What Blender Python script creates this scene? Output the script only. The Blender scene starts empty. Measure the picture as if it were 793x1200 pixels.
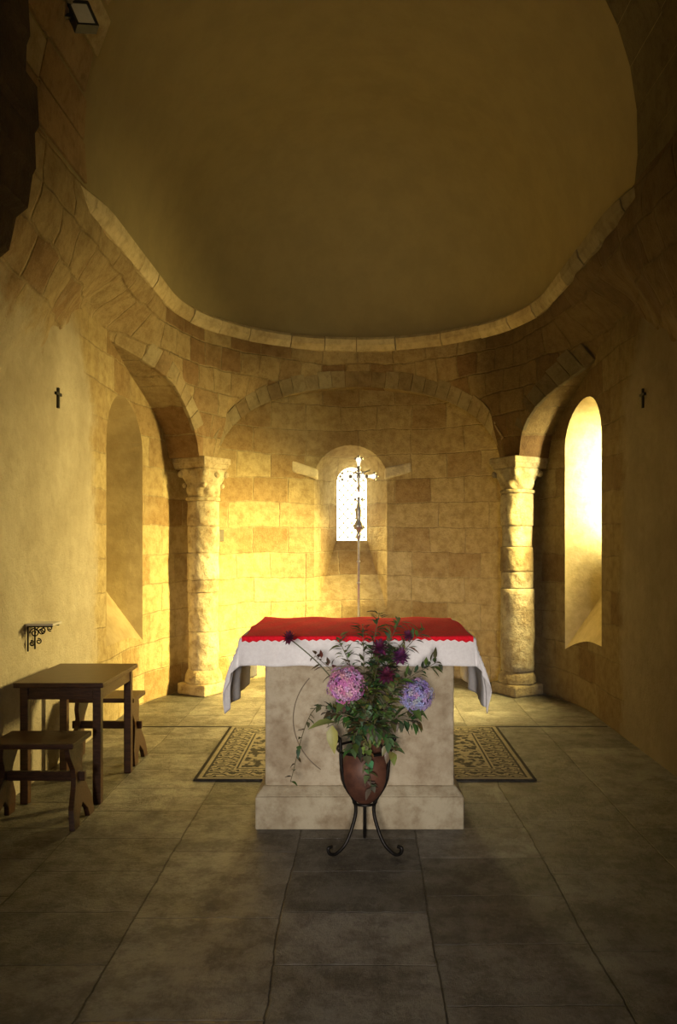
import bpy, bmesh, math, random
from mathutils import Vector, Matrix
random.seed(7)
PI = math.pi
scene = bpy.context.scene
COL = scene.collection
scene.view_settings.view_transform = 'Standard'
YC = 6.55; RI = 1.65; RO = 2.0; SC = RI*PI/2

# ------------------------------------------------------------------ mesh helper
class MB:
    def __init__(s): s.v = []; s.f = []; s.c = []
    def V(s, p): s.v.append(Vector(p)); return len(s.v)-1
    def F(s, idx, c=(1,1,1)): s.f.append(tuple(idx)); s.c.append(c)
    def box(s, x0,x1,y0,y1,z0,z1, c=(1,1,1), M=None):
        P = [(x0,y0,z0),(x1,y0,z0),(x1,y1,z0),(x0,y1,z0),(x0,y0,z1),(x1,y0,z1),(x1,y1,z1),(x0,y1,z1)]
        s.hexa([M @ Vector(p) for p in P] if M else P, c)
    def hexa(s, P, c=(1,1,1)):
        i = [s.V(p) for p in P]
        for q in ((0,3,2,1),(4,5,6,7),(0,1,5,4),(1,2,6,5),(2,3,7,6),(3,0,4,7)): s.F([i[k] for k in q], c)
    def tube(s, pts, r, n=8, c=(1,1,1), cap=True):
        pts = [Vector(p) for p in pts]; rings = []; up = None
        for i, p in enumerate(pts):
            t = (pts[min(i+1, len(pts)-1)] - pts[max(i-1, 0)])
            t = t.normalized() if t.length > 1e-9 else Vector((0,0,1))
            if up is None: up = Vector((0,0,1)) if abs(t.z) < .9 else Vector((1,0,0))
            a = t.cross(up)
            a = a.normalized() if a.length > 1e-6 else Vector((1,0,0))
            b = a.cross(t).normalized(); up = b
            rr = r(i/(len(pts)-1)) if callable(r) else r
            rings.append([s.V(p + a*math.cos(2*PI*k/n)*rr + b*math.sin(2*PI*k/n)*rr) for k in range(n)])
        for A, B in zip(rings, rings[1:]):
            for k in range(n): s.F((A[k], A[(k+1)%n], B[(k+1)%n], B[k]), c)
        if cap: s.F(rings[0][::-1], c); s.F(rings[-1], c)
    def lathe(s, prof, cx, cy, n=32, c=(1,1,1), fn=None):
        rings = []
        for (z, r) in prof:
            ring = []
            for k in range(n):
                a = 2*PI*k/n; rr = fn(a, z, r) if fn else r
                ring.append(s.V((cx+rr*math.cos(a), cy+rr*math.sin(a), z)))
            rings.append(ring)
        for A, B in zip(rings, rings[1:]):
            for k in range(n): s.F((A[k], A[(k+1)%n], B[(k+1)%n], B[k]), c)
        s.F(rings[0][::-1], c); s.F(rings[-1], c)
    def ball(s, p, r, n=10, c=(1,1,1), sc=(1,1,1)):
        p = Vector(p); rings = []
        for i in range(1, n//2+1):
            a = PI*i/(n//2+1)
            rings.append([s.V(p+Vector((sc[0]*r*math.sin(a)*math.cos(2*PI*k/n), sc[1]*r*math.sin(a)*math.sin(2*PI*k/n), sc[2]*r*math.cos(a)))) for k in range(n)])
        t = s.V(p+Vector((0,0,sc[2]*r))); b = s.V(p-Vector((0,0,sc[2]*r)))
        for A, B in zip(rings, rings[1:]):
            for k in range(n): s.F((A[k], B[k], B[(k+1)%n], A[(k+1)%n]), c)
        for k in range(n):
            s.F((t, rings[0][k], rings[0][(k+1)%n]), c); s.F((b, rings[-1][(k+1)%n], rings[-1][k]), c)
    def prism(s, poly, fa, fb, c=(1,1,1)):
        A = [s.V(fa(*p)) for p in poly]; B = [s.V(fb(*p)) for p in poly]; n = len(poly)
        for k in range(n): s.F((A[k], A[(k+1)%n], B[(k+1)%n], B[k]), c)
        s.F(A[::-1], c); s.F(B, c)
    def grid(s, fn, nu, nv, c=(1,1,1), cf=None):
        I = [[s.V(fn(i/nu, j/nv)) for j in range(nv+1)] for i in range(nu+1)]
        for i in range(nu):
            for j in range(nv): s.F((I[i][j], I[i+1][j], I[i+1][j+1], I[i][j+1]), cf(i/nu, j/nv) if cf else c)
    def build(s, name, mat, parent=None, smooth=False, bevel=0, fix=True, solid=0):
        off = Vector((0,0,0)); q = parent
        while q: off += q.location; q = q.parent
        me = bpy.data.meshes.new(name)
        me.from_pydata([tuple(v-off) for v in s.v], [], s.f)
        at = me.attributes.new('Col', 'FLOAT_COLOR', 'CORNER')
        for poly, c in zip(me.polygons, s.c):
            for li in poly.loop_indices: at.data[li].color = (c[0], c[1], c[2], 1)
            poly.use_smooth = smooth
        if fix:
            bm = bmesh.new(); bm.from_mesh(me); bmesh.ops.recalc_face_normals(bm, faces=bm.faces); bm.to_mesh(me); bm.free()
        me.materials.append(mat)
        o = bpy.data.objects.new(name, me); COL.objects.link(o)
        if parent: o.parent = parent
        if solid:
            m = o.modifiers.new('s', 'SOLIDIFY'); m.thickness = solid
        if bevel:
            m = o.modifiers.new('b', 'BEVEL'); m.width = bevel; m.segments = 2; m.limit_method = 'ANGLE'
        return o
def tag(o, label, cat, group=None):
    o['label'] = label; o['category'] = cat
    if group: o['group'] = group
    return o
def thing(name, loc, label, cat, group=None):
    o = bpy.data.objects.new(name, None); COL.objects.link(o); o.location = loc; o.empty_display_size = .1
    return tag(o, label, cat, group)
def struct(o): o['kind'] = 'structure'; return o
def sm(x): x = max(0, min(1, x)); return x*x*(3-2*x)
def rnd(a, b): return random.uniform(a, b)

# ------------------------------------------------------------------ materials
class NT:
    def __init__(s, name):
        s.m = bpy.data.materials.new(name); s.m.use_nodes = True; s.t = s.m.node_tree; s.n = s.t.nodes
        s.b = s.n['Principled BSDF']; s.out = s.n['Material Output']
        s.pos = s.n.new('ShaderNodeNewGeometry').outputs['Position']
    def set(s, sock, v):
        if isinstance(v, bpy.types.NodeSocket): s.t.links.new(v, sock)
        else: sock.default_value = v
    def math(s, op, a, b=0.0):
        n = s.n.new('ShaderNodeMath'); n.operation = op; s.set(n.inputs[0], a); s.set(n.inputs[1], b); return n.outputs[0]
    def sep(s, v): n = s.n.new('ShaderNodeSeparateXYZ'); s.set(n.inputs[0], v); return n.outputs
    def comb(s, x, y, z=0.0):
        n = s.n.new('ShaderNodeCombineXYZ'); s.set(n.inputs[0], x); s.set(n.inputs[1], y); s.set(n.inputs[2], z); return n.outputs[0]
    def noise(s, v, sc, det=4, rough=.6, col=False):
        n = s.n.new('ShaderNodeTexNoise'); s.set(n.inputs['Vector'], v); n.inputs['Scale'].default_value = sc
        n.inputs['Detail'].default_value = det; n.inputs['Roughness'].default_value = rough
        return n.outputs['Color' if col else 'Fac']
    def vm(s, op, a, b):
        n = s.n.new('ShaderNodeVectorMath'); n.operation = op; s.set(n.inputs[0], a); s.set(n.inputs[1], b); return n.outputs[0]
    def scale(s, a, k):
        n = s.n.new('ShaderNodeVectorMath'); n.operation = 'SCALE'; s.set(n.inputs[0], a); n.inputs['Scale'].default_value = k; return n.outputs[0]
    def mix(s, f, a, b, mode='MIX'):
        n = s.n.new('ShaderNodeMix'); n.data_type = 'RGBA'; n.blend_type = mode
        s.set(n.inputs[0], f)
        s.set(n.inputs[6], (*a, 1) if isinstance(a, tuple) else a); s.set(n.inputs[7], (*b, 1) if isinstance(b, tuple) else b)
        return n.outputs[2]
    def ramp(s, f, a, b, lo=0.0, hi=1.0):
        n = s.n.new('ShaderNodeMapRange'); s.set(n.inputs[0], f); n.inputs[1].default_value = a; n.inputs[2].default_value = b
        n.inputs[3].default_value = lo; n.inputs[4].default_value = hi; n.interpolation_type = 'SMOOTHSTEP'; return n.outputs[0]
    def bump(s, h, dist=.01, st=1.0):
        n = s.n.new('ShaderNodeBump'); s.set(n.inputs['Height'], h); n.inputs['Distance'].default_value = dist; n.inputs['Strength'].default_value = st
        s.t.links.new(n.outputs[0], s.b.inputs['Normal'])
    def fin(s, col, rough=.8, metal=0.0):
        s.set(s.b.inputs['Base Color'], (*col, 1) if isinstance(col, tuple) else col); s.set(s.b.inputs['Roughness'], rough); s.b.inputs['Metallic'].default_value = metal
        return s.m
def brick(N, vec, w, h, mortar, sq=1.0, fr=3, off=.5, ofr=2):
    n = N.n.new('ShaderNodeTexBrick'); N.set(n.inputs['Vector'], vec)
    n.offset = off; n.offset_frequency = ofr; n.squash = sq; n.squash_frequency = fr
    n.inputs['Color1'].default_value = (0,0,0,1); n.inputs['Color2'].default_value = (1,1,1,1); n.inputs['Mortar'].default_value = (.5,.5,.5,1)
    n.inputs['Scale'].default_value = 1; n.inputs['Mortar Size'].default_value = mortar; n.inputs['Mortar Smooth'].default_value = .9
    n.inputs['Brick Width'].default_value = w; n.inputs['Row Height'].default_value = h
    return n.outputs['Color'], n.outputs['Fac']
def masonry(name, kind, shade=1.0):
    N = NT(name); X, Y, Z = N.sep(N.pos)
    ax = N.math('ABSOLUTE', X); ry = N.math('SUBTRACT', Y, YC)
    ang = N.math('ARCTAN2', ax, N.math('MAXIMUM', ry, 0.0))
    u = N.math('SUBTRACT', N.math('MULTIPLY', ang, 2.0), N.math('MINIMUM', ry, 0.0))
    u = N.math('MULTIPLY', u, N.math('SIGN', X))
    vec = N.comb(u, Z)
    d = N.scale(N.vm('SUBTRACT', N.noise(N.pos, 1.6, 2, .5, True), (.5,.5,.5)), .08 if kind != 'upper' else .10)
    d2 = N.scale(N.vm('SUBTRACT', N.noise(N.pos, 13, 2, .5, True), (.5,.5,.5)), .024)
    vec = N.vm('ADD', N.vm('ADD', vec, d), d2)
    if kind == 'upper': bc, bf = brick(N, vec, .29, .225, .012, 1.5)
    else: bc, bf = brick(N, vec, .40, .27, .010, 1.5)
    rv = N.sep(bc)[0]
    n1 = N.noise(N.pos, 1.3, 4); n2 = N.noise(N.pos, 11, 7, .72); n3 = N.noise(N.pos, 60, 4, .7)
    if kind == 'upper':
        c = N.mix(N.ramp(rv, .4, .85), (.56,.45,.27), (.37,.24,.125))
    else:
        c = N.mix(N.ramp(rv, .4, .95), (.60,.49,.27), (.42,.295,.145))
    c = N.mix(N.ramp(rv, 0.0, .25, .4, 0.0), c, (.66,.57,.37))
    mort = N.mix(n2, (.56,.46,.29), (.38,.30,.17))
    c = N.mix(N.math('MULTIPLY', bf, N.ramp(N.noise(N.pos, 5, 3), .38, .62, .25, .9)), c, mort)
    c = N.mix(N.math('MULTIPLY', N.ramp(n1, .48, .64), .5 if kind != 'upper' else .3), c, (.54,.44,.27))
    h = N.math('MULTIPLY', bf, -1.0); st = N.ramp(n2, .35, .70, 0.0, .75)
    if kind == 'side':
        e = N.math('ADD', Y, N.math('MULTIPLY', N.noise(N.pos, 3, 4), .5))
        e = N.math('ADD', e, N.math('MULTIPLY', N.math('MAXIMUM', N.math('SUBTRACT', Z, 2.5), 0.0), .8))
        pm = N.ramp(e, 5.95, 6.2, 1.0, 0.0)
    if kind == 'upper':
        e = N.math('ADD', Z, N.math('MULTIPLY', N.math('SUBTRACT', N.noise(N.pos, 3.2, 4), .5), 1.1))
        pm = N.math('MULTIPLY', N.ramp(e, 2.66, 2.96, 1.0, 0.0), N.ramp(Y, 5.6, 5.9, 1.0, 0.0))
    if kind != 'apse':
        c = N.mix(pm, c, N.mix(N.ramp(n1, .35, .65), (.70,.645,.54), (.55,.49,.39)))
        h = N.math('MULTIPLY', h, N.math('SUBTRACT', 1.0, pm))
        st = N.math('MULTIPLY', st, N.math('SUBTRACT', 1.0, N.math('MULTIPLY', pm, .65)))
    c = N.mix(st, c, N.mix(1.0, c, (.55,.46,.35), 'MULTIPLY'))
    c = N.mix(N.ramp(n3, .55, .75, 0.0, .35), c, (.66,.58,.42))
    # colour grows darker towards the top of the walls
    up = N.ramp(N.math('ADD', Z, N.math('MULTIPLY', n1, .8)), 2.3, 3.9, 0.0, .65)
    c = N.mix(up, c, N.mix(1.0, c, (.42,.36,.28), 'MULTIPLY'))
    if shade < 1: c = N.mix(1.0, c, (shade, shade*.93, shade*.84), 'MULTIPLY')  # multiplies a wall's shade into its colour
    if kind == 'upper': c = N.mix(N.ramp(X, .9, 1.35), c, N.mix(1.0, c, (.33,.29,.23), 'MULTIPLY'))  # right side of the shell painted darker to hold its shade
    hh = N.math('ADD', N.math('MULTIPLY', h, .35 if kind != 'upper' else .5), N.math('ADD', N.math('MULTIPLY', n2, 1.2), N.math('MULTIPLY', n3, .4)))
    N.bump(hh, .022, .95)
    return N.fin(c, .9)
M = {}
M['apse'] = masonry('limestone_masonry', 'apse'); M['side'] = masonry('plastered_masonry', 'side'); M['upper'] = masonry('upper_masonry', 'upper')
M['sidedark'] = masonry('shaded_plastered_masonry', 'side', .36)  # darker copy for the right wall, its shade mixed into the colour
def colmat(name, rough=.8, nscale=12, amt=.5, bumpd=.006, metal=0.0, dark=(.45,.38,.3), big=2.5):
    N = NT(name); a = N.n.new('ShaderNodeAttribute'); a.attribute_name = 'Col'
    n = N.noise(N.pos, nscale, 6, .7); nb = N.noise(N.pos, big, 4)
    c = N.mix(N.ramp(n, .4, .75, 0.0, amt), a.outputs['Color'], N.mix(1.0, a.outputs['Color'], dark, 'MULTIPLY'))
    c = N.mix(N.ramp(nb, .4, .7, 0.0, amt*.8), c, N.mix(1.0, c, dark, 'MULTIPLY'))
    if bumpd: N.bump(n, bumpd, 1)
    return N.fin(c, rough, metal)
M['stone'] = colmat('dressed_stone', .9, 13, .6, .02)
M['erode'] = colmat('eroded_limestone', .95, 15, .85, .03, dark=(.45,.35,.24), big=4)
M['altar'] = colmat('altar_limestone', .8, 14, .65, .012, dark=(.48,.38,.28), big=4)
def simple(name, a, b, sc=8, rough=.7, metal=0.0, bd=.003, stretch=None):
    N = NT(name); p = N.pos
    if stretch:
        tc = N.n.new('ShaderNodeTexCoord').outputs['Object']; p = N.vm('MULTIPLY', tc, stretch)
    n = N.noise(p, sc, 5, .65); c = N.mix(N.ramp(n, .3, .7), a, b)
    if bd: N.bump(n, bd, .8)
    return N.fin(c, rough, metal)
M['vault'] = simple('vault_plaster', (.25,.205,.112), (.29,.236,.128), 4, .9, 0, .004)
M['reveal'] = simple('window_reveal_stone', (.48,.40,.23), (.62,.53,.34), 9, .9, 0, .014)
M['niche'] = simple('niche_plaster', (.36,.28,.16), (.48,.39,.24), 5, .9, 0, .012)
M['shadestone'] = simple('shaded_stone', (.035,.020,.009), (.075,.045,.02), 5, .95, 0, .05)  # chancel arch facing away from the windows: its shadow is in this colour
M['nave'] = simple('nave_plaster', (.12,.09,.055), (.18,.14,.09), 4, .95, 0, .01)
M['wood'] = simple('dark_oak', (.045,.018,.008), (.10,.043,.018), 9, .38, 0, .002, (1.5,9,9))
M['iron'] = simple('wrought_iron', (.012,.011,.011), (.03,.026,.022), 40, .45, .7, .001)
M['lead'] = simple('window_lead', (.16,.13,.08), (.22,.18,.12), 40, .6, 0, 0)
M['silver'] = simple('pale_silver', (.82,.78,.68), (.62,.58,.48), 30, .36, .7, .001)
M['terra'] = simple('brown_earthenware', (.060,.023,.015), (.125,.050,.029), 14, .55, 0, .001)
M['white'] = simple('white_linen', (.80,.77,.78), (.88,.86,.87), 60, .85, 0, .0008)
M['red'] = simple('red_cloth', (.76,.002,.016), (.97,.006,.028), 70, .95, 0, .002)
M['black'] = simple('black_plastic', (.012,.012,.012), (.02,.02,.02), 20, .5, 0, 0)
M['groove'] = simple('carved_groove', (.13,.10,.07), (.2,.16,.11), 20, .9, 0, 0)
M['lamp'] = simple('frosted_glass', (.55,.5,.4), (.6,.55,.45), 20, .3, 0, 0)
M['plant'] = colmat('plant_surface', .5, 30, .25, 0, dark=(.6,.6,.5))
M['petal'] = colmat('petal_surface', .6, 60, .15, 0, dark=(.75,.7,.8))
M['grey'] = simple('grey_plastic', (.10,.09,.07), (.13,.11,.09), 20, .6, 0, 0)
def glow(name, col, st):
    N = NT(name); e = N.n.new('ShaderNodeEmission'); e.inputs[0].default_value = (*col, 1); e.inputs[1].default_value = st
    N.t.links.new(e.outputs[0], N.out.inputs[0]); return N.m
M['pane_r'] = glow('sunlit_yellow_glass', (1.0,.78,.28), 8)
M['pane_b'] = glow('sunlit_pale_glass', (1.0,.86,.46), 8)
# floor : flags laid in strips that run towards the altar
N = NT('flagstone'); X, Y, Z = N.sep(N.pos)
d = N.scale(N.vm('SUBTRACT', N.noise(N.pos, 1.0, 2, .5, True), (.5,.5,.5)), .05)
d2 = N.scale(N.vm('SUBTRACT', N.noise(N.pos, 14, 2, .5, True), (.5,.5,.5)), .014)
vec = N.vm('ADD', N.vm('ADD', N.comb(N.math('ADD', Y, .2), N.math('ADD', X, 6.1)), d), d2)
bc, bf = brick(N, vec, .38, .58, .005, 1.7, 3, .37, 2)
n1 = N.noise(N.pos, 1.8, 5); n2 = N.noise(N.pos, 6, 9, .78); n3 = N.noise(N.pos, 45, 4, .7)
c = N.mix(N.sep(bc)[0], (.15,.145,.130), (.35,.335,.300))
c = N.mix(N.ramp(n1, .35, .7), c, N.mix(1.0, c, (.62,.58,.54), 'MULTIPLY'))
c = N.mix(N.ramp(n2, .42, .60, 0.0, .8), c, N.mix(1.0, c, (.5,.47,.44), 'MULTIPLY'))
c = N.mix(N.ramp(n3, .55, .72, 0.0, .4), c, (.40,.385,.34))
c = N.mix(N.math('MULTIPLY', bf, .6), c, (.05,.043,.034))
N.bump(N.math('ADD', N.math('MULTIPLY', bf, -.7), N.math('ADD', N.math('MULTIPLY', n2, 1.9), N.math('MULTIPLY', n3, .5))), .017, 1.0)
M['floor'] = N.fin(c, N.ramp(n2, .3, .7, .28, .60))
# rug : cream scrolls on near-black
N = NT('rug_weave'); X, Y, Z = N.sep(N.pos)
RX0, RX1, RY0, RY1 = -1.02, 1.10, 4.74, 6.10
ed = N.math('MINIMUM', N.math('MINIMUM', N.math('SUBTRACT', X, RX0), N.math('SUBTRACT', RX1, X)), N.math('MINIMUM', N.math('SUBTRACT', Y, RY0), N.math('SUBTRACT', RY1, Y)))
w = N.n.new('ShaderNodeTexWave'); w.wave_type = 'RINGS'; N.set(w.inputs['Vector'], N.vm('MODULO', N.vm('ADD', N.pos, (10,10,0)), (.17,.17,9.0)))
w.inputs['Scale'].default_value = 7; w.inputs['Distortion'].default_value = 9; w.inputs['Detail'].default_value = 2; w.inputs['Detail Scale'].default_value = 2.6
scr = N.ramp(w.outputs['Fac'], .42, .60)
def band(a, b):
    return N.math('MULTIPLY', N.math('GREATER_THAN', ed, a), N.math('LESS_THAN', ed, b))
cream = (.33,.285,.20); blk = (.022,.018,.013)
c = N.mix(scr, blk, cream)
inner = N.mix(N.ramp(N.noise(N.pos, 16, 2), .45, .55), cream, blk)
c = N.mix(N.math('GREATER_THAN', ed, .255), c, inner)
for a, b, cc in ((-.1,.02,blk),(.02,.045,cream),(.045,.06,blk),(.215,.228,cream),(.228,.24,blk),(.24,.256,cream)):
    c = N.mix(band(a, b), c, cc)
c = N.mix(N.ramp(N.noise(N.pos, 30, 3), .4, .7, 0.0, .4), c, (.09,.075,.055))
N.bump(N.noise(N.pos, 260, 2), .003, .8)
M['rug'] = N.fin(c, .95)

# ------------------------------------------------------------------ room shell
b = MB(); b.box(-3.5, 3.5, -6, 9.5, -.15, 0); struct(b.build('floor', M['floor']))
def ring_wall(name, pts_in, pts_out, mat):
    poly = pts_in + pts_out[::-1]
    b = MB(); b.prism(poly, lambda x, y: (x, y, -.05), lambda x, y: (x, y, 3.63))
    return struct(b.build(name, mat))
def arc(r, a0, a1, n):
    return [(r*math.sin(math.radians(a0+(a1-a0)*i/n)), YC+r*math.cos(math.radians(a0+(a1-a0)*i/n))) for i in range(n+1)]
wb = ring_wall('wall_back', arc(RO, -59, 59, 48), arc(2.7, -59, 59, 48), M['apse'])
wl = ring_wall('wall_left', arc(RO, -59, -90, 14)+[(-RO, 3.25)], arc(2.7, -59, -90, 14)+[(-2.7, 3.25)], M['side'])
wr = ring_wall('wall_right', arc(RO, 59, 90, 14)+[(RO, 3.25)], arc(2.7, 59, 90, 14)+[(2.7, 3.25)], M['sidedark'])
def arch_prof(hw, z0, zt, n=16):
    zs = zt-hw
    return [(-hw, z0), (hw, z0)] + [(hw*math.cos(PI*i/n), zs+hw*math.sin(PI*i/n)) for i in range(n+1)]
def loft(p0, p1, f0, f1, mat):
    b = MB(); A = [b.V(f0(*p)) for p in p0]; B = [b.V(f1(*p)) for p in p1]; n = len(p0)
    for k in range(n): b.F((A[k], A[(k+1)%n], B[(k+1)%n], B[k]))
    b.F(A[::-1]); b.F(B); return b.build('cutter', M[mat])
def cut(o, cutters):
    for c in cutters:
        m = o.modifiers.new('x', 'BOOLEAN'); m.operation = 'DIFFERENCE'; m.object = c; m.solver = 'EXACT'
        try: m.material_mode = 'TRANSFER'
        except Exception: pass
    bpy.context.view_layer.update()
    me = bpy.data.meshes.new_from_object(o.evaluated_get(bpy.context.evaluated_depsgraph_get()))
    o.modifiers.clear(); o.data = me
    for c in cutters: bpy.data.objects.remove(c, do_unlink=True)
WY = 6.70
cut(wr, [loft(arch_prof(.44, .40, 2.78), arch_prof(.19, 1.42, 2.56), lambda a, z: (1.87, WY+a, z), lambda a, z: (2.50, WY+.06+a, z), 'reveal'),
         loft(arch_prof(.185, 1.43, 2.555), arch_prof(.185, 1.43, 2.555), lambda a, z: (2.45, WY+.06+a, z), lambda a, z: (2.9, WY+.06+a, z), 'reveal')])
WL = 6.52
cut(wl, [loft(arch_prof(.46, .45, 2.74), arch_prof(.34, 1.20, 2.62), lambda a, z: (-1.87, WL+a, z), lambda a, z: (-2.38, WL+a, z), 'niche')])
BX = -.08
cut(wb, [loft(arch_prof(.45, .52, 2.60), arch_prof(.18, 1.47, 2.34), lambda a, z: (BX+a, 8.40, z), lambda a, z: (BX+a, 9.02, z), 'apse'),
         loft(arch_prof(.175, 1.475, 2.335), arch_prof(.175, 1.475, 2.335), lambda a, z: (BX+a, 8.98, z), lambda a, z: (BX+a, 9.4, z), 'apse')])
# window glass and leading
b = MB(); b.prism(arch_prof(.20, 1.40, 2.57), lambda a, z: (2.56, WY+.06+a, z), lambda a, z: (2.57, WY+.06+a, z)); w1 = struct(b.build('window_1', M['pane_r']))
b = MB()
for k in range(-1, 2): b.tube([(2.545, WY+.06+k*.09, 1.42), (2.545, WY+.06+k*.09, 2.5)], .004, 4)
for k in range(9): b.tube([(2.545, WY-.12, 1.52+k*.11), (2.545, WY+.24, 1.52+k*.11)], .004, 4)
b.build('window_leading', M['iron'], w1)
b = MB(); b.prism(arch_prof(.19, 1.46, 2.35), lambda a, z: (BX+a, 9.04, z), lambda a, z: (BX+a, 9.05, z)); w2 = struct(b.build('window_2', M['pane_b']))
b = MB()
for k in range(-9, 10):
    for sg in (-1, 1):
        p0 = Vector((BX, 9.025, 1.9+k*.11)); dd = Vector((sg, 0, 1.15)); pts = []
        for t in [i*.01-.5 for i in range(101)]:
            q = p0+dd*t
            if abs(q.x-BX) < .17 and 1.48 < q.z < 2.3: pts.append(q)
        if len(pts) > 2: b.tube([pts[0], pts[-1]], .0055, 4)
b.build('window_leading', M['lead'], w2)
b = MB()
for sx in (-1, 1):
    x0, x1 = sorted((BX+sx*.37, BX+sx*.66)); yb = YC+math.sqrt(4-(BX+sx*.54)**2)
    zl, zr = (-.03, .05) if sx > 0 else (.05, -.03)
    P = [(x0, yb-.04, 2.18+zl), (x1, yb-.04, 2.18+zr), (x1, yb+.3, 2.18+zr), (x0, yb+.3, 2.18+zl), (x0, yb-.04, 2.31+zl), (x1, yb-.04, 2.29+zr), (x1, yb+.3, 2.29+zr), (x0, yb+.3, 2.31+zl)]
    b.hexa(P, (.86,.78,.56))
struct(b.build('trim_1', M['stone'], bevel=.02))

# inner shell of the apse : arcade and upper wall
def plan(s, r):
    a = abs(s); sg = -1 if s < 0 else 1
    if a < SC: return (sg*r*math.sin(a/RI), YC+r*math.cos(a/RI))
    return (sg*r, YC-(a-SC))
ZS = 2.27
def zb(s):
    a = abs(s)
    if a < 1.497: return ZS+.88*max(0, 1-(a/1.497)**2)**.58
    if a < 1.9: return ZS
    if a < 3.57: return ZS+.89*math.sqrt(max(0, 1-((a-3.57)/1.67)**2))
    return ZS+.89*(1-sm((a-3.4)/1.5)*.9)
def rs(s, z):
    a = abs(s); near = sm((a-(2.25 if s < 0 else 1.95))/.80); q = zb(s); low = 1-sm((z-q)/max(.3, 3.50-q))
    base = RI if a > 1.9 else RI+.14*(1-sm((a-1.5)/.4))*(1-sm((z-q)/.5))
    return base+(RI+.355-base)*near*low
SM = 5.84
ss = sorted(set([round(-SM+2*SM*i/420, 5) for i in range(421)]+[sg*v for v in (1.485,1.492,1.496,1.498,1.5,1.902,1.905,1.92) for sg in (-1, 1)]))
b = MB(); NZ = 16; prev = None
for s in ss:
    z0 = zb(s); col = []
    x, y = plan(s, RO+.03); col.append(b.V((x, y, z0)))
    for j in range(NZ+1):
        z = z0+(3.62-z0)*j/NZ; r = rs(s, z)+.006*math.sin(s*9+z*7)
        if 3 < abs(s) and 0 < j < NZ: r += .012*math.sin(s*13+z*5)*math.sin(z*17-s*6)
        x, y = plan(s, r); col.append(b.V((x, y, z)))
    if prev:
        for j in range(len(col)-1): b.F((prev[j], col[j], col[j+1], prev[j+1]))
    prev = col
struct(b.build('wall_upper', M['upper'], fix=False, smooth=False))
# voussoirs
def stonecol():
    base = random.choice([(.50,.41,.26), (.46,.36,.22), (.40,.29,.165), (.53,.45,.30), (.38,.26,.14)])
    f = rnd(.88, 1.08); return tuple(c*f for c in base)
def vouss(b, s0, s1, n, dep, jag=.02, out=.03, k=1.0, mixc=0.0):
    # stones set radially along the lower edge of the shell between two arc positions
    pts = []
    N_ = 400
    for i in range(N_+1):
        s = s0+(s1-s0)*i/N_; pts.append((s, zb(s)))
    L = [0]
    for p, q in zip(pts, pts[1:]): L.append(L[-1]+math.hypot(q[0]-p[0], q[1]-p[1]))
    def at(l):
        l = max(0, min(L[-1], l)); j = 0
        while j < len(L)-2 and L[j+1] < l: j += 1
        f = (l-L[j])/max(1e-9, L[j+1]-L[j]); p, q = pts[j], pts[j+1]
        tx, tz = q[0]-p[0], q[1]-p[1]; m = math.hypot(tx, tz); nx, nz = -tz/m, tx/m
        if nz < 0 or (abs(nz) < 1e-6): nx, nz = -nx, -nz
        return (p[0]+tx*f, p[1]+tz*f, nx, nz)
    for i in range(n):
        l0, l1 = L[-1]*i/n+.002, L[-1]*(i+1)/n-.002; d1 = dep+rnd(-jag, jag)*2
        A, B = at(l0), at(l1)
        q = [(A[0]-A[2]*.004, A[1]-A[3]*.004), (B[0]-B[2]*.004, B[1]-B[3]*.004), (B[0]+B[2]*d1, B[1]+B[3]*d1), (A[0]+A[2]*d1, A[1]+A[3]*d1)]
        pr = out*rnd(.8, 1.2); P = []
        for rr in (-pr, .03):
            for (s, z) in q:
                z = min(z, 3.5); x, y = plan(s, rs(s, z)+rr); P.append((x, y, z))
        c = stonecol(); b.hexa(P, tuple((v*(1-mixc)+w_*mixc)*k for v, w_ in zip(c, (.45,.36,.215))))
b = MB(); vouss(b, -1.46, 1.46, 26, .17, .012, .005, .64, .35); struct(b.build('trim_2', M['stone'], bevel=.003))
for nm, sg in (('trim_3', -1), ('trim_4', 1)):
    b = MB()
    vouss(b, sg*1.96, sg*2.66, 7, .17, .012, .006, .80 if sg < 0 else .26, .2)  # right-hand stones carry that side's shade as a darker tint
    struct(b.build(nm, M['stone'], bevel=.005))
# cornice
b = MB(); s = -4.85
while s < 4.8:
    L = rnd(.34, .52); e = min(s+L, 4.85); c = random.choice([(.58,.49,.32), (.54,.44,.27), (.62,.53,.36)]); j = rnd(-.005, .005)
    if s > 3.0: c = tuple(v*.36 for v in c)  # cornice tint drops on the right, painting in the shade there
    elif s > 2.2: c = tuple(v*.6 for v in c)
    prof = [(3.495+j, 1.70), (3.495+j, 1.637), (3.55+j, 1.598+j), (3.605+j, 1.585+j), (3.635+j, 1.615), (3.635+j, 1.70)]
    rings = []
    for q in range(5):
        t = s+.004+(e-s-.008)*q/4; fd = .09*sm((abs(t)-4.15)/.6)
        rings.append([b.V((*plan(t, r+(fd if r < 1.69 else 0)), z)) for (z, r) in prof])
    n = len(prof)
    for A, B in zip(rings, rings[1:]):
        for k in range(n): b.F((A[k], A[(k+1)%n], B[(k+1)%n], B[k]), c)
    b.F(rings[0], c); b.F(rings[-1][::-1], c); s = e
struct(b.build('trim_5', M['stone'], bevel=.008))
# vault : half dome running into a short barrel
b = MB()
def vf(u, v):
    s = -SM+2*SM*u; ph = v*PI/2; r = 1.665*math.cos(ph)
    x, y = plan(s, r) if abs(s) < SC else ((1 if s > 0 else -1)*r, YC-(abs(s)-SC))
    return (x, y, 3.60+1.665*math.sin(ph)+.006*math.sin(2*x+1)*math.cos(1.7*y))
b.grid(vf, 240, 40)
struct(b.build('ceiling', M['vault'], smooth=True, fix=False))
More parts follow.
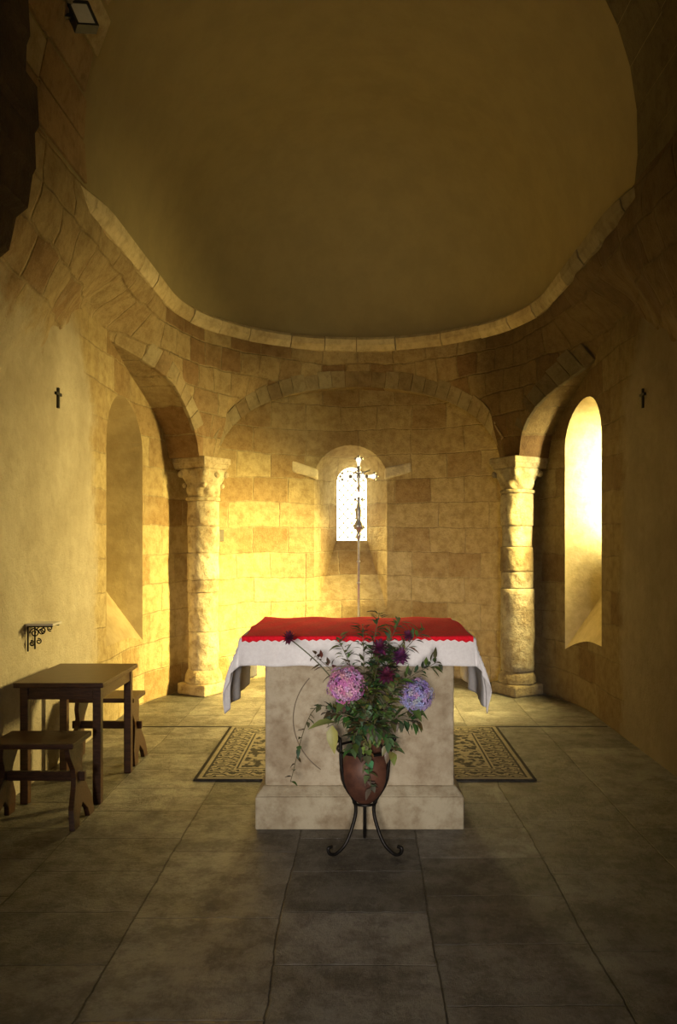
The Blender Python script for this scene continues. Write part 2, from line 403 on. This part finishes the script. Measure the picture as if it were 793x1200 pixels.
# stone transverse arch at the mouth of the vault
b = MB(); nph = 24
for row in range(3):
    y0 = [3.28, 3.60, 3.93][row]; y1 = [3.60, 3.93, 4.22][row]
    off = rnd(0, .5)
    for k in range(nph):
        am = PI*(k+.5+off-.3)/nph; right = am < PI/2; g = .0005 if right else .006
        a0 = PI*(k+off-.3)/nph+g; a1 = PI*(k+1+off-.3)/nph-g
        a0 = max(a0, 0); a1 = min(a1, PI)
        if a1 <= a0: continue
        j = 0 if right or row < 2 else rnd(-.05, .10)
        def ye(a): return y1-g+(j+.42*(1-math.sin(a))**2 if row == 2 else 0)
        pr = .003 if right else rnd(.012, .03); P = []
        for r in (1.665-pr, 1.72):
            for (a, y) in ((a0, y0), (a1, y0), (a1, ye(a1)), (a0, ye(a0))): P.append((r*math.cos(a), y, 3.60+r*math.sin(a)))
        b.hexa(P, tuple(v*.85 for v in stonecol()) if not right else (.12,.095,.05))  # right half of the ring coloured dark in place of shade
struct(b.build('trim_6', M['stone'], bevel=.003))
# chancel arch between the nave and the apse bay
half = [(2.0, 0), (2.0, 2.3), (1.62, 2.60), (1.57, 2.68), (1.50, 2.74), (1.47, 2.88), (1.42, 2.92), (1.40, 3.06), (1.385, 3.09), (1.39, 3.24), (1.372, 3.27), (1.38, 3.44), (1.43, 3.48), (1.425, 3.62), (1.41, 3.66), (1.42, 3.85)]
arch = [(1.42*math.cos(PI*i/24), 3.85+1.42*math.sin(PI*i/24)) for i in range(1, 24)]
poly = [(-3.5, -.02), (-3.5, 5.8), (3.5, 5.8), (3.5, -.02)] + half + arch + [(-x, z) for x, z in half[::-1]]
b = MB(); b.prism(poly, lambda x, z: (x, 2.9, z), lambda x, z: (x, 3.3, z)); struct(b.build('wall_chancel', M['shadestone']))
b = MB(); b.box(-3.4, -3.2, -6, 2.9, 0, 5.6); struct(b.build('wall_nave_left', M['nave']))
b = MB(); b.box(3.2, 3.4, -6, 2.9, 0, 5.6); struct(b.build('wall_nave_right', M['nave']))
b = MB(); b.box(-3.4, 3.4, -6, 2.9, 5.6, 5.7); struct(b.build('ceiling_nave', M['nave']))
b = MB(); b.box(-1.98, 1.98, 6.11, 6.13, 0, .004); struct(b.build('trim_7', M['black']))

# ------------------------------------------------------------------ columns
def column(ang, label, kind):
    a = math.radians(ang); cx, cy = 1.77*math.sin(a), YC+1.77*math.cos(a)
    t = thing('stone_column', (cx, cy, 0), label, 'column', 'columns carrying the apse arches')
    R = Matrix.Translation((cx, cy, 0)) @ Matrix.Rotation(-a, 4, 'Z')
    ph = rnd(0, 6); K = 1.0 if kind == 0 else .50  # right column's stone is darkened to stand in for shade
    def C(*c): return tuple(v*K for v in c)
    def rough(A, zz, r): return r+.003*math.sin(2*A+zz*11+ph)+.002*math.sin(5*A-zz*19+ph)+.002*math.sin(9*A+zz*31)
    b = MB(); c = C(.62,.52,.33)
    b.box(-.18, .18, -.18, .18, 0, .11, c, R)
    b.lathe([(.10,.175), (.12,.182), (.16,.180), (.19,.172), (.22,.158), (.24,.152)], cx, cy, 28, c, fn=rough)
    b.build('base', M['erode'], t, bevel=.02)
    top = 1.86 if kind == 0 else 1.93
    hs = [.23, .60, .98, 1.10, 1.36, 1.62, top] if kind == 0 else [.23, 1.02, 1.18, 1.42, 1.62, top]
    b = MB()
    for k in range(len(hs)-1):
        z0, z1 = hs[k], hs[k+1]
        cc = C(*random.choice([(.72,.64,.48), (.60,.50,.33), (.76,.70,.56)]))
        r0 = .150+rnd(-.008, .006)+(.012 if kind and z1 < 1.1 else 0)
        if kind and 1.1 < z1 < 1.2: r0 += .010
        ox, oy = rnd(-.005, .005), rnd(-.005, .005); nn = 14
        pr = [(z0, r0-.010), (z0+.006, r0)]+[(z0+.006+(z1-z0-.012)*q/nn, r0) for q in range(1, nn)]+[(z1-.006, r0), (z1, r0-.010)]
        b.lathe(pr, cx+ox, cy+oy, 40, cc, fn=rough)
    b.build('shaft', M['erode'], t, smooth=True)
    b = MB(); c = C(.74,.66,.48)
    b.lathe([(top, .15), (top+.01, .168), (top+.03, .168), (top+.04, .152)], cx, cy, 32, c, fn=rough)
    zt = ZS-.10
    def cf(A, zz, r):
        f = (zz-top-.04)/(zt-top-.04); f = max(0, min(1, f)); A2 = A+a
        sq = 1/max(abs(math.cos(A2)), abs(math.sin(A2))); k = f**(1.4 if kind == 0 else .8)
        base = .142*(1-k)+.165*k*(1+(min(sq, 1.34)-1)*k)
        lf = .024*abs(math.sin(4*A2))*math.sin(min(1, f*1.9)*PI)*(1 if f < .53 else 0)+.024*abs(math.cos(4*A2))*math.sin(max(0, (f-.4)/.6)*PI)
        return base+lf*(1 if kind == 0 else .6)+.003*math.sin(7*A+zz*40)
    b.lathe([(top+.04+(zt-top-.04)*q/18, .16) for q in range(19)], cx, cy, 64, c, fn=cf)
    for sx in (-1, 1):
        for sy in (-1, 1):
            b.ball(R @ Vector((sx*.150, sy*.150, zt-.05)), .034, 10, c)
            if kind == 0: b.ball(R @ Vector((sx*.125, sy*.125, zt-.16)), .026, 8, c)
    if kind == 0: b.ball(R @ Vector((0, -.165, zt-.06)), .034, 10, c)
    b.build('capital', M['erode'], t, smooth=True)
    b = MB(); c = C(.68,.59,.42)
    b.prism([(-.165,-.165),(.165,-.165),(.165,.25),(-.165,.25)], lambda x, y: R @ Vector((x, y, zt)), lambda x, y: R @ Vector((x*1.12, y*1.12, zt+.05)), c)
    b.box(-.19, .19, -.19, .30, zt+.045, ZS+.01, c, R)
    b.build('abacus', M['erode'], t, bevel=.014)
column(-58.5, 'pale weathered stone column with carved capital, left of the altar', 0)
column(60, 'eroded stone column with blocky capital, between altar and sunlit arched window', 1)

# ------------------------------------------------------------------ altar
AX0, AX1 = -.487, .497
t = thing('stone_altar', (.005, 4.35, 0), 'pale limestone block altar on a moulded plinth, under the red and white cloths', 'altar')
b = MB(); c = (.47,.41,.29); b.box(AX0-.045, AX1+.045, 3.95, 4.77, 0, .17, c)
b.prism([(AX0-.045, 3.95), (AX1+.045, 3.95), (AX1+.045, 4.77), (AX0-.045, 4.77)], lambda x, y: (x, y, .17), lambda x, y: (.005+(x-.005)*.93, 4.36+(y-4.36)*.9, .215), c)
b.build('plinth', M['altar'], t, bevel=.008)
b = MB(); b.box(AX0, AX1, 4.0, 4.72, .2, .90, (.50,.43,.31)); body = b.build('body', M['altar'], t, bevel=.01)
b = MB(); b.tube([(.02+.36*math.cos(math.radians(a)), 4.001, .56+.33*math.sin(math.radians(a))) for a in range(140, 236, 3)], .0035, 5)
b.build('carved_line', M['groove'], body)
b = MB(); b.box(-.60, .59, 3.97, 4.87, .90, .985, (.70,.60,.48)); b.build('slab', M['altar'], t, bevel=.01)
def drape(name, mat, x0, x1, y0, y1, z, ox, oyf, oyb, fl, amp, step, solid=.002):
    L = (x1-x0)+2*ox; n = int(L/step); m = int((y1-y0+oyf+oyb)/step)
    b = MB()
    def fn(u, v):
        X = x0-ox+L*u; Y = y0-oyf+(y1-y0+oyf+oyb)*v
        cx = min(max(X, x0), x1); cy = min(max(Y, y0), y1)
        dx, dy = X-cx, Y-cy; D = math.hypot(dx, dy)
        if D < 1e-6: return (X, Y, z+.0015*math.sin(X*17)*math.sin(Y*13))
        ux, uy = dx/D, dy/D; r = .012
        o = min(D, r)+fl*sm(D/.3)*(1+.9*abs(ux*uy)*2)
        wv = amp*sm(D/.15)*(math.sin((cx*3.1+cy*2.2+math.atan2(uy, ux)*1.6)*8)+.5*math.sin((cx-cy)*27+D*5))
        return (cx+ux*(o+wv), cy+uy*(o+wv), z-max(0, D-.006)*.985)
    b.grid(fn, n, m); return b.build(name, mat, None, smooth=True, fix=False, solid=solid)
tag(drape('altar_cloth', M['white'], -.605, .595, 3.962, 4.878, .989, .37, .15, .15, .045, .012, .015), 'white linen altar cloth hanging in points at the altar corners', 'tablecloth')
b = MB()
def rf(u, v):
    X = -.60+1.19*u; e = .009*abs(2*((u*31) % 1)-1)+.004*math.sin(u*13+1)+.003*math.sin(u*47); o = v*(.94+.018)
    if o < .014:
        return (X, 3.944-.001*math.sin(u*60), .994-(.014-o)-(e if v == 0 else 0))
    Y = 3.944+(o-.014)
    return (X+.008*math.sin(v*9)*(1 if u < .5 else -1)*(abs(u-.5)*2)**4, Y, .998+.004*math.sin(X*19+Y*4)*math.sin(v*8)+.003*math.sin(X*41-Y*13)*math.sin(v*3))
b.grid(rf, 252, 70)
tag(b.build('red_altar_runner', M['red'], None, smooth=True, fix=False, solid=.003), 'bright red cloth with jagged lace edge laid over the white altar cloth', 'cloth')
b = MB(); b.grid(lambda u, v: (RX0+(RX1-RX0)*u, RY0+(RY1-RY0)*v, .011+.0015*math.sin(u*31)*math.sin(v*17)), 60, 40)
tag(b.build('patterned_rug', M['rug'], None, smooth=True, solid=.008, fix=False), 'black and cream scroll patterned rug on the stone floor behind the altar', 'rug')

# processional cross
cx, cy = .0, 5.02
t = thing('processional_cross', (cx, cy, 0), 'tall slender metal processional cross with ornate knop, standing behind the altar', 'cross')
b = MB(); b.lathe([(0,.15), (.015,.15), (.03,.11), (.05,.05), (.09,.02), (.12,.016)], cx, cy, 24); b.build('foot', M['iron'], t, smooth=True)
b = MB(); b.lathe([(.11,.009), (1.48,.008), (1.51,.013), (1.52,.018), (1.535,.011), (1.56,.008)], cx, cy, 12)
for z in (1.2, 1.34): b.lathe([(z,.008), (z+.01,.014), (z+.02,.008)], cx, cy, 12)
b.build('staff', M['silver'], t, smooth=True)
b = MB(); b.lathe([(1.54,.010), (1.555,.016), (1.565,.028), (1.58,.033), (1.60,.023), (1.62,.014), (1.65,.018), (1.68,.021), (1.70,.015), (1.715,.012), (1.74,.009), (1.77,.011)], cx, cy, 24, fn=lambda a, z, r: r*(1+.1*math.sin(6*a)))
for k in range(6): b.ball((cx+.030*math.cos(k*PI/3), cy+.030*math.sin(k*PI/3), 1.58), .008, 8)
b.build('knop', M['silver'], t, smooth=True)
b = MB(); cz = 1.905
for (dx, dz, L) in ((1,0,.105), (-1,0,.105), (0,1,.115), (0,-1,.15)):
    px, pz = (-dz, dx)
    poly = [(px*.011, pz*.011), (dx*L*.7+px*.009, dz*L*.7+pz*.009), (dx*L+px*.021, dz*L+pz*.021), (dx*(L+.012), dz*(L+.012)), (dx*L-px*.021, dz*L-pz*.021), (dx*L*.7-px*.009, dz*L*.7-pz*.009), (-px*.011, -pz*.011)]
    b.prism(poly, lambda x, z: (cx+x, cy-.007, cz+z), lambda x, z: (cx+x, cy+.007, cz+z))
    for q in (-1, 0, 1):
        b.ball((cx+dx*(L+.014*(q == 0))+px*.021*q, cy, cz+dz*(L+.014*(q == 0))+pz*.021*q), .010, 8)
    b.ball((cx+dx*L*.5, cy, cz+dz*L*.5), .014, 8)
b.tube([(cx+.038*math.cos(2*PI*k/24), cy, cz+.038*math.sin(2*PI*k/24)) for k in range(25)], .004, 6)
b.build('cross_head', M['silver'], t)
b = MB(); b.tube([(cx, cy-.02, cz+.02), (cx, cy-.022, cz-.01), (cx+.003, cy-.02, cz-.05), (cx, cy-.02, cz-.10)], lambda f: .011*(1-.5*f), 8)
b.ball((cx, cy-.024, cz+.036), .011, 8)
for sg in (-1, 1): b.tube([(cx, cy-.02, cz+.016), (cx+sg*.035, cy-.018, cz+.026), (cx+sg*.075, cy-.016, cz+.038)], lambda f: .006*(1-.4*f), 6)
b.build('crucified_figure', M['silver'], t, smooth=True)

# ------------------------------------------------------------------ table and stools
t = thing('wooden_table', (-1.68, 4.64, 0), 'small dark brown wooden table against the plastered wall', 'table')
x0, x1, y0, y1 = -1.935, -1.43, 4.30, 4.98
b = MB(); b.box(x0, x1, y0, y1, .662, .69); b.build('tabletop', M['wood'], t, bevel=.005)
b = MB()
b.box(x0+.04, x1-.03, y0+.04, y0+.06, .59, .662); b.box(x0+.04, x1-.03, y1-.06, y1-.04, .59, .662)
b.box(x0+.03, x0+.05, y0+.05, y1-.05, .59, .662); b.box(x1-.05, x1-.03, y0+.05, y1-.05, .59, .662); b.build('apron', M['wood'], t)
for lx in (x0+.025, x1-.07):
    for ly in (y0+.03, y1-.075):
        b = MB(); b.box(lx, lx+.046, ly, ly+.046, 0, .663); b.build('leg', M['wood'], t, bevel=.004)
def make_stool(loc, label):
    t = thing('wooden_stool', loc, label, 'stool', 'wooden stools by the table')
    ox, oy, _ = loc; b = MB(); b.box(ox-.22, ox+.22, oy-.14, oy+.14, .415, .445); b.build('seat', M['wood'], t, bevel=.006)
    prof = [(-.10,.416), (-.095,.36), (-.055,.29), (-.05,.24), (-.075,.19), (-.135,.10), (-.15,.0), (-.075,.0), (-.06,.05), (0,.10), (.06,.05), (.075,.0), (.15,.0), (.135,.10), (.075,.19), (.05,.24), (.055,.29), (.095,.36), (.10,.416)]
    for sg in (-1, 1):
        b = MB(); b.prism(prof, lambda y, z: (ox+sg*(.155+.05*(1-z/.416)), oy+y, z), lambda y, z: (ox+sg*(.183+.05*(1-z/.416)), oy+y, z)); b.build('leg', M['wood'], t, bevel=.003)
    b = MB(); b.box(ox-.235, ox+.235, oy-.012, oy+.012, .215, .265); b.build('stretcher', M['wood'], t, bevel=.003)
    return t
s1 = make_stool((-1.685, 4.08, 0), 'dark wooden stool with splayed plank legs, in front of the small table')
s2 = s1.copy(); COL.objects.link(s2); s2.location = (-1.70, 5.20, 0); s2['label'] = 'dark wooden stool half hidden behind the small table'
for ch in list(s1.children):
    c = ch.copy(); COL.objects.link(c); c.parent = s2

# ------------------------------------------------------------------ wall fittings
def scroll(cx, cz, r0, r1, a0, a1, y, n=22):
    return [(cx+(r0+(r1-r0)*i/n)*math.cos(a0+(a1-a0)*i/n), y, cz+(r0+(r1-r0)*i/n)*math.sin(a0+(a1-a0)*i/n)) for i in range(n+1)]
t = thing('shelf_bracket', (-2.0, 4.66, .9), 'scrolled black iron wall bracket above the small table', 'bracket')
for y in (4.62, 4.72):
    b = MB()
    b.tube([(-1.99, y, .97), (-1.84, y, .97)], .005, 6); b.tube([(-1.988, y, .97), (-1.988, y, .82)], .005, 6)
    b.tube(scroll(-1.948, .932, .007, .030, 0, 3.0*PI, y), .0038, 6); b.tube(scroll(-1.895, .948, .005, .018, PI, 3.6*PI, y), .0038, 6)
    b.tube(scroll(-1.965, .868, .005, .018, 0, 2.6*PI, y), .0038, 6)
    b.build('scroll_arm', M['iron'], t)
b = MB(); b.box(-1.995, -1.83, 4.60, 4.74, .975, .989); b.build('shelf', M['white'], t, bevel=.003)
for (sx, y, z, lb) in ((-1, 5.10, 2.44, 'small dark wooden cross on the bright left plaster wall'), (1, 5.39, 2.49, 'small dark wooden cross on the shadowed right wall')):
    t = thing('wall_cross', (sx*1.995, y, z), lb, 'cross', 'consecration crosses on the side walls')
    xa, xb = sorted((sx*1.986, sx*2.0))
    b = MB(); b.box(xa, xb, y-.010, y+.010, z-.075, z+.06); b.build('upright', M['black'], t)
    b = MB(); b.box(xa-.001*(sx > 0), xb+.001*(sx < 0), y-.045, y+.045, z+.010, z+.028); b.build('crossbar', M['black'], t)
t = thing('floodlight', (-1.52, 4.08, 4.22), 'small black floodlight high on the left edge of the vault', 'light fitting')
Rm = Matrix.Translation((-1.46, 4.05, 4.25)) @ Matrix.Rotation(math.radians(-24), 4, 'Y') @ Matrix.Rotation(math.radians(35), 4, 'Z')
b = MB()
for (xa, xb, za, zc) in ((-.06,.06,.06,.072), (-.06,.06,-.072,-.06), (-.06,-.048,-.06,.06), (.048,.06,-.06,.06)): b.box(xa, xb, -.03, .03, za, zc, M=Rm)
b.box(-.055, .055, .0, .03, -.065, .065, M=Rm); b.box(-.13, -.05, -.01, .01, -.01, .01, M=Rm); b.build('housing', M['black'], t)
b = MB(); b.box(-.048, .048, -.02, -.012, -.06, .06, M=Rm); b.build('lens', M['lamp'], t)
a = math.radians(-46.5); px, py = 2.0*math.sin(a), YC+2.0*math.cos(a)
Rm = Matrix.Translation((px, py, 1.53)) @ Matrix.Rotation(-a, 4, 'Z')
b = MB(); b.box(-.05, .05, -.035, .01, -.06, .06, M=Rm); b.box(-.018, .018, -.045, -.034, -.03, .03, M=Rm)
tag(b.build('switch_box', M['grey'], bevel=.004), 'small dark switch box on the apse wall beside the left column', 'switch')

# ------------------------------------------------------------------ plant stand, vase, flowers
VX, VY = .03, 3.70
t = thing('plant_stand', (VX, VY, 0), 'black wrought iron tripod stand with curled feet in front of the altar', 'plant stand')
def smooth_path(P, n=6):
    P = [Vector(p) for p in P]; out = []
    for i in range(len(P)-1):
        p0, p1, p2, p3 = P[max(i-1, 0)], P[i], P[i+1], P[min(i+2, len(P)-1)]
        for k in range(n):
            u = k/n; out.append(.5*((2*p1)+(p2-p0)*u+(2*p0-5*p1+4*p2-p3)*u*u+(3*p1-p0-3*p2+p3)*u**3))
    out.append(P[-1]); return out
for ang in (-30, 90, 210):
    ca, sa = math.cos(math.radians(ang)), math.sin(math.radians(ang)); f = .82 if ang == 90 else 1
    prof = [(.142,.552), (.155,.568), (.161,.555), (.152,.543), (.137,.552), (.132,.50), (.128,.42), (.108,.33), (.066,.26), (.050,.215), (.058,.155), (.100,.058), (.155,.014), (.19,.02), (.199,.047), (.178,.052)]
    b = MB(); b.tube(smooth_path([(VX+ca*r*f, VY+sa*r*f, z) for r, z in prof]), .0088, 7); b.build('leg', M['iron'], t, smooth=True)
for (r, z) in ((.133,.49), (.055,.232)):
    b = MB(); b.tube([(VX+r*math.cos(2*PI*k/32), VY+r*math.sin(2*PI*k/32), z) for k in range(33)], .0065, 6); b.build('ring', M['iron'], t, smooth=True)
t = thing('amphora_vase', (VX, VY, .2), 'pointed dark brown earthenware amphora held in the iron stand', 'vase')
b = MB(); b.lathe([(.215,.006), (.22,.020), (.235,.042), (.255,.064), (.28,.086), (.31,.104), (.345,.117), (.385,.122), (.42,.119), (.455,.106), (.482,.088), (.508,.067), (.527,.056), (.545,.053), (.56,.060), (.565,.058), (.555,.046), (.53,.04)], VX, VY, 40); b.build('body', M['terra'], t, smooth=True)

def leaf(b, p, d, L, W, c, curl=.25, n=5):
    p = Vector(p); d = Vector(d).normalized(); side = d.cross(Vector((rnd(-.3,.3), rnd(-.3,.3), 1)))
    if side.length < .05: side = d.cross(Vector((1,0,0)))
    side.normalize(); nm = side.cross(d).normalized(); rows = []
    for i in range(n+1):
        f = i/n; w = W*.5*math.sin(PI*min(1, f**.8*.97+.03))*(1-.25*f)
        q = p+d*L*f-nm*curl*L*f*f
        rows.append((b.V(q-side*w+nm*w*.35), b.V(q), b.V(q+side*w+nm*w*.35)))
    c2 = tuple(x*.85 for x in c)
    for A, B in zip(rows, rows[1:]):
        b.F((A[0], A[1], B[1], B[0]), c); b.F((A[1], A[2], B[2], B[1]), c2)
MOUTH = Vector((VX, VY, .54))
GRP = 'flowers and greenery in the amphora'
def stem_pts(end, mid=None):
    end = Vector(end); st = MOUTH+Vector((rnd(-.02,.02), rnd(-.02,.02), -.05))
    mid = Vector(mid) if mid else (MOUTH+end)/2+Vector(((end.x-VX)*-.12, 0, .05))
    return smooth_path([st, MOUTH+Vector((rnd(-.02,.02), rnd(-.02,.02), .03)), mid, end], 7)
def hydrangea(end, r, c1, c2, label):
    t = thing('hydrangea', MOUTH, label, 'flower', GRP); pts = stem_pts(Vector(end)-Vector((0,0,r*.5)))
    b = MB(); b.tube(pts, .004, 6, (.10,.16,.04)); b.build('stem', M['plant'], t, smooth=True)
    b = MB(); e = Vector(end); n = 190
    b.ball(e, r*.70, 12, tuple(x*.35 for x in c1))
    for i in range(n):
        zz = 1-2*(i+.5)/n; a = i*2.39996; rr = math.sqrt(1-zz*zz); nrm = Vector((rr*math.cos(a), rr*math.sin(a), zz))
        lump = 1+.07*math.sin(3*a+5*zz)+.05*math.sin(7*zz+2)
        q = e+nrm*r*rnd(.82, 1.06)*lump*(1 if zz > -.5 else .85); nrm = (nrm+Vector((rnd(-.3,.3), rnd(-.3,.3), rnd(-.3,.3)))).normalized()
        u = nrm.orthogonal().normalized(); w = nrm.cross(u); th = rnd(0, 6)
        f = random.random(); c = tuple((c1[k]*(1-f)+c2[k]*f)*rnd(.7, 1.1) for k in range(3)); pl = r*.19
        o = b.V(q)
        for k in range(4):
            a0 = th+k*PI/2; dv = u*math.cos(a0)+w*math.sin(a0); sv = u*-math.sin(a0)+w*math.cos(a0)
            b.F((o, b.V(q+dv*pl*.6-sv*pl*.42+nrm*.003), b.V(q+dv*pl*1.05-nrm*.001), b.V(q+dv*pl*.6+sv*pl*.42+nrm*.003)), c)
    b.build('flower_head', M['petal'], t, fix=False)
    b = MB()
    for k in range(4):
        a = rnd(0, 6.28); leaf(b, pts[-3], (math.cos(a), math.sin(a)-.3, -.3), .11, .06, (.10,.17,.04), .3)
    b.build('leaves', M['plant'], t, fix=False, smooth=True)
hydrangea((-.058, 3.60, .805), .086, (.54,.20,.44), (.74,.42,.64), 'large pink hydrangea head on the left of the bouquet')
hydrangea((.275, 3.64, .75), .078, (.29,.23,.50), (.49,.43,.70), 'large violet blue hydrangea head on the right of the bouquet')
def dahlia(end, r, c, label, mid=None):
    t = thing('dahlia', MOUTH, label, 'flower', GRP); pts = stem_pts(end, mid)
    b = MB(); b.tube(pts, .003, 5, (.09,.10,.04)); b.build('stem', M['plant'], t, smooth=True)
    b = MB(); e = Vector(end); ax = Vector((rnd(-.3,.3), -.8, rnd(.2,.7))).normalized(); u = ax.orthogonal().normalized(); w = ax.cross(u)
    for ring, (el, n) in enumerate(((.0, 14), (.4, 13), (.8, 10), (1.2, 7))):
        for k in range(n):
            a = 2*PI*(k+.5*ring)/n; dv = (u*math.cos(a)+w*math.sin(a))*math.cos(el)+ax*math.sin(el)
            leaf(b, e+ax*.002*ring, dv, r*(1-.1*ring), r*.6, tuple(x*rnd(.7, 1.3) for x in c), -.25, 3)
    b.build('flower_head', M['petal'], t, fix=False)
dk = (.12,.012,.04)
dahlia((-.33, 3.66, 1.025), .038, dk, 'single dark maroon bloom on the long stem arching out to the left', (-.15, 3.66, .86))
dahlia((.10, 3.60, .985), .048, (.10,.015,.06), 'dark maroon bloom near the top of the bouquet')
dahlia((.20, 3.62, .94), .05, (.12,.025,.10), 'dark purple bloom above the violet hydrangea')
dahlia((.13, 3.57, .86), .048, (.11,.015,.05), 'dark maroon bloom at the centre of the bouquet, between the hydrangeas')
dahlia((.235, 3.66, 1.035), .032, (.13,.02,.07), 'small dark purple bloom at the upper right of the bouquet')
def branch(end, mid, nl, L, W, c, label, spread=1.0, name='foliage_branch', f0=.25):
    t = thing(name, MOUTH, label, 'greenery', GRP); pts = stem_pts(end, mid)
    b = MB(); b.tube(pts, lambda f: .0035*(1-.6*f), 5, (.10,.09,.04)); b.build('stem', M['plant'], t, smooth=True)
    b = MB(); n = len(pts)
    for k in range(nl):
        f = f0+(1-f0)*(k+rnd(0, .9))/nl; i = min(int(f*(n-1)), n-2); q = pts[i].lerp(pts[i+1], f*(n-1)-i); tg = (pts[i+1]-pts[i]).normalized()
        a = rnd(0, 6.28); o = tg.orthogonal().normalized(); o2 = tg.cross(o); pd = o*math.cos(a)+o2*math.sin(a)
        dv = tg*rnd(.2, .8)+pd*spread
        off = pd*rnd(0, .045)*(1-.6*f)*(spread if name == 'foliage_branch' else 0)
        leaf(b, q+off, dv, L*rnd(.6, 1.2), W*rnd(.7, 1.2), tuple(x*rnd(.5, 1.5) for x in c), rnd(0, .5), 4)
    b.build('leaves', M['plant'], t, fix=False, smooth=True)
g1, g2, g4 = (.07,.10,.036), (.14,.18,.065), (.12,.07,.035)
branch((.10, 3.72, 1.14), None, 110, .050, .016, g1, 'tallest feathery green branch rising above the red cloth')
branch((.02, 3.74, 1.08), None, 110, .055, .017, g1, 'dark green branch rising at the upper left of the bouquet')
branch((.20, 3.74, 1.10), None, 110, .055, .019, g2, 'green branch rising at the upper right of the bouquet')
branch((.31, 3.70, 1.06), None, 95, .055, .022, g2, 'outermost upper right green branch tilting away from the altar front')
branch((.38, 3.68, .91), None, 90, .055, .022, g1, 'green branch stretching right above the violet hydrangea')
branch((-.10, 3.72, 1.02), None, 95, .055, .018, g2, 'green branch above the pink hydrangea')
branch((-.21, 3.68, .94), None, 60, .05, .022, g4, 'brownish leafy branch leaning left behind the pink hydrangea')
branch((.10, 3.60, .97), (.06, 3.62, .75), 150, .062, .032, g1, 'dense dark green spray filling the bouquet centre')
branch((.19, 3.60, .84), (.12, 3.60, .70), 140, .062, .032, g2, 'dense green spray low between the hydrangeas')
branch((.28, 3.62, .64), (.12, 3.60, .65), 90, .058, .032, g1, 'low green spray beneath the violet hydrangea')
branch((-.14, 3.62, .68), (-.03, 3.62, .66), 85, .058, .032, g1, 'low green spray beneath the pink hydrangea')
branch((.05, 3.60, .82), (.03, 3.60, .70), 120, .062, .032, g2, 'mid green spray in the bouquet heart beside the pink hydrangea')
branch((.10, 3.55, .61), (.05, 3.57, .64), 110, .062, .034, g1, 'leafy green spray just above the amphora mouth')
branch((.17, 3.59, .50), (.09, 3.59, .62), 90, .058, .034, g2, 'green spray drooping over the right shoulder of the amphora')
branch((-.03, 3.56, .50), (0, 3.57, .62), 80, .058, .034, g1, 'dark green spray drooping over the left shoulder of the amphora')
branch((.16, 3.66, .98), (.10, 3.66, .78), 140, .060, .030, g1, 'dense dark green spray behind the upper dark blooms')
branch((-.15, 3.62, .61), (-.06, 3.6, .65), 5, .13, .06, (.24,.27,.12), 'broad pale green leaves drooping at the lower left of the bouquet', .7)
branch((-.33, 3.72, .32), (-.20, 3.64, .70), 26, .042, .030, (.08,.10,.04), 'long ivy tendril arching left and hanging before the altar front', 1.0, 'ivy_trail', .35)
branch((.06, 3.55, .34), (.03, 3.555, .56), 44, .054, .044, (.17,.20,.09), 'pale green ivy tendril hanging over the front of the amphora', .8, 'ivy_trail')

# ------------------------------------------------------------------ light
w = bpy.data.worlds.new('World'); scene.world = w; w.use_nodes = True
bg = w.node_tree.nodes['Background']; bg.inputs[0].default_value = (1.0,.86,.66,1); bg.inputs[1].default_value = .03
def area(name, loc, tgt, sx, sy, e, col, spread=180):
    l = bpy.data.lights.new(name, 'AREA'); l.shape = 'RECTANGLE'; l.size = sx; l.size_y = sy; l.energy = e; l.color = col; l.spread = math.radians(spread)
    o = bpy.data.objects.new(name, l); COL.objects.link(o); o.location = loc
    o.rotation_euler = (Vector(tgt)-Vector(loc)).to_track_quat('-Z', 'Y').to_euler(); return o
area('nave_fill_light', (-.3, -4.5, 1.9), (0, 4.3, .60), 1.3, 1.4, 11, (1.0,.90,.80), 23)  # added fill behind the camera for the altar front, no door modelled
area('vault_fill_light', (0, -3.0, 2.4), (0, 7.6, 4.4), 1.2, 1.0, 6, (1.0,.80,.42), 34)  # added weak fill that evens out the vault
area('side_window_sunlight', (2.16, 6.72, 1.98), (-2.0, 6.3, 1.05), .28, .9, 66, (1.0,.74,.24), 88)
area('apse_sunbeam', (2.14, 6.70, 2.0), (-1.0, 7.95, .75), .26, .8, 58, (1.0,.75,.20), 54)
area('floor_sunbeam', (2.14, 6.70, 1.9), (.3, 7.1, 0), .24, .7, 46, (1.0,.77,.26), 56)
area('reveal_sunlight', (2.44, 6.60, 2.0), (2.16, 7.05, 2.02), .12, .95, 22, (1.0,.84,.36), 84)
area('back_window_sunlight', (BX, 8.98, 1.95), (BX, 7.6, .45), .28, .7, 28, (1.0,.79,.30), 74)

cam = bpy.data.cameras.new('camera'); co = bpy.data.objects.new('camera', cam); COL.objects.link(co)
co.location = (0, 0, 1.5); co.rotation_euler = (PI/2, 0, 0)
cam.lens = 27; cam.sensor_width = 36; cam.sensor_fit = 'AUTO'; cam.shift_x = -23.5/1200; cam.shift_y = 31/1200; cam.clip_start = .05
scene.camera = co
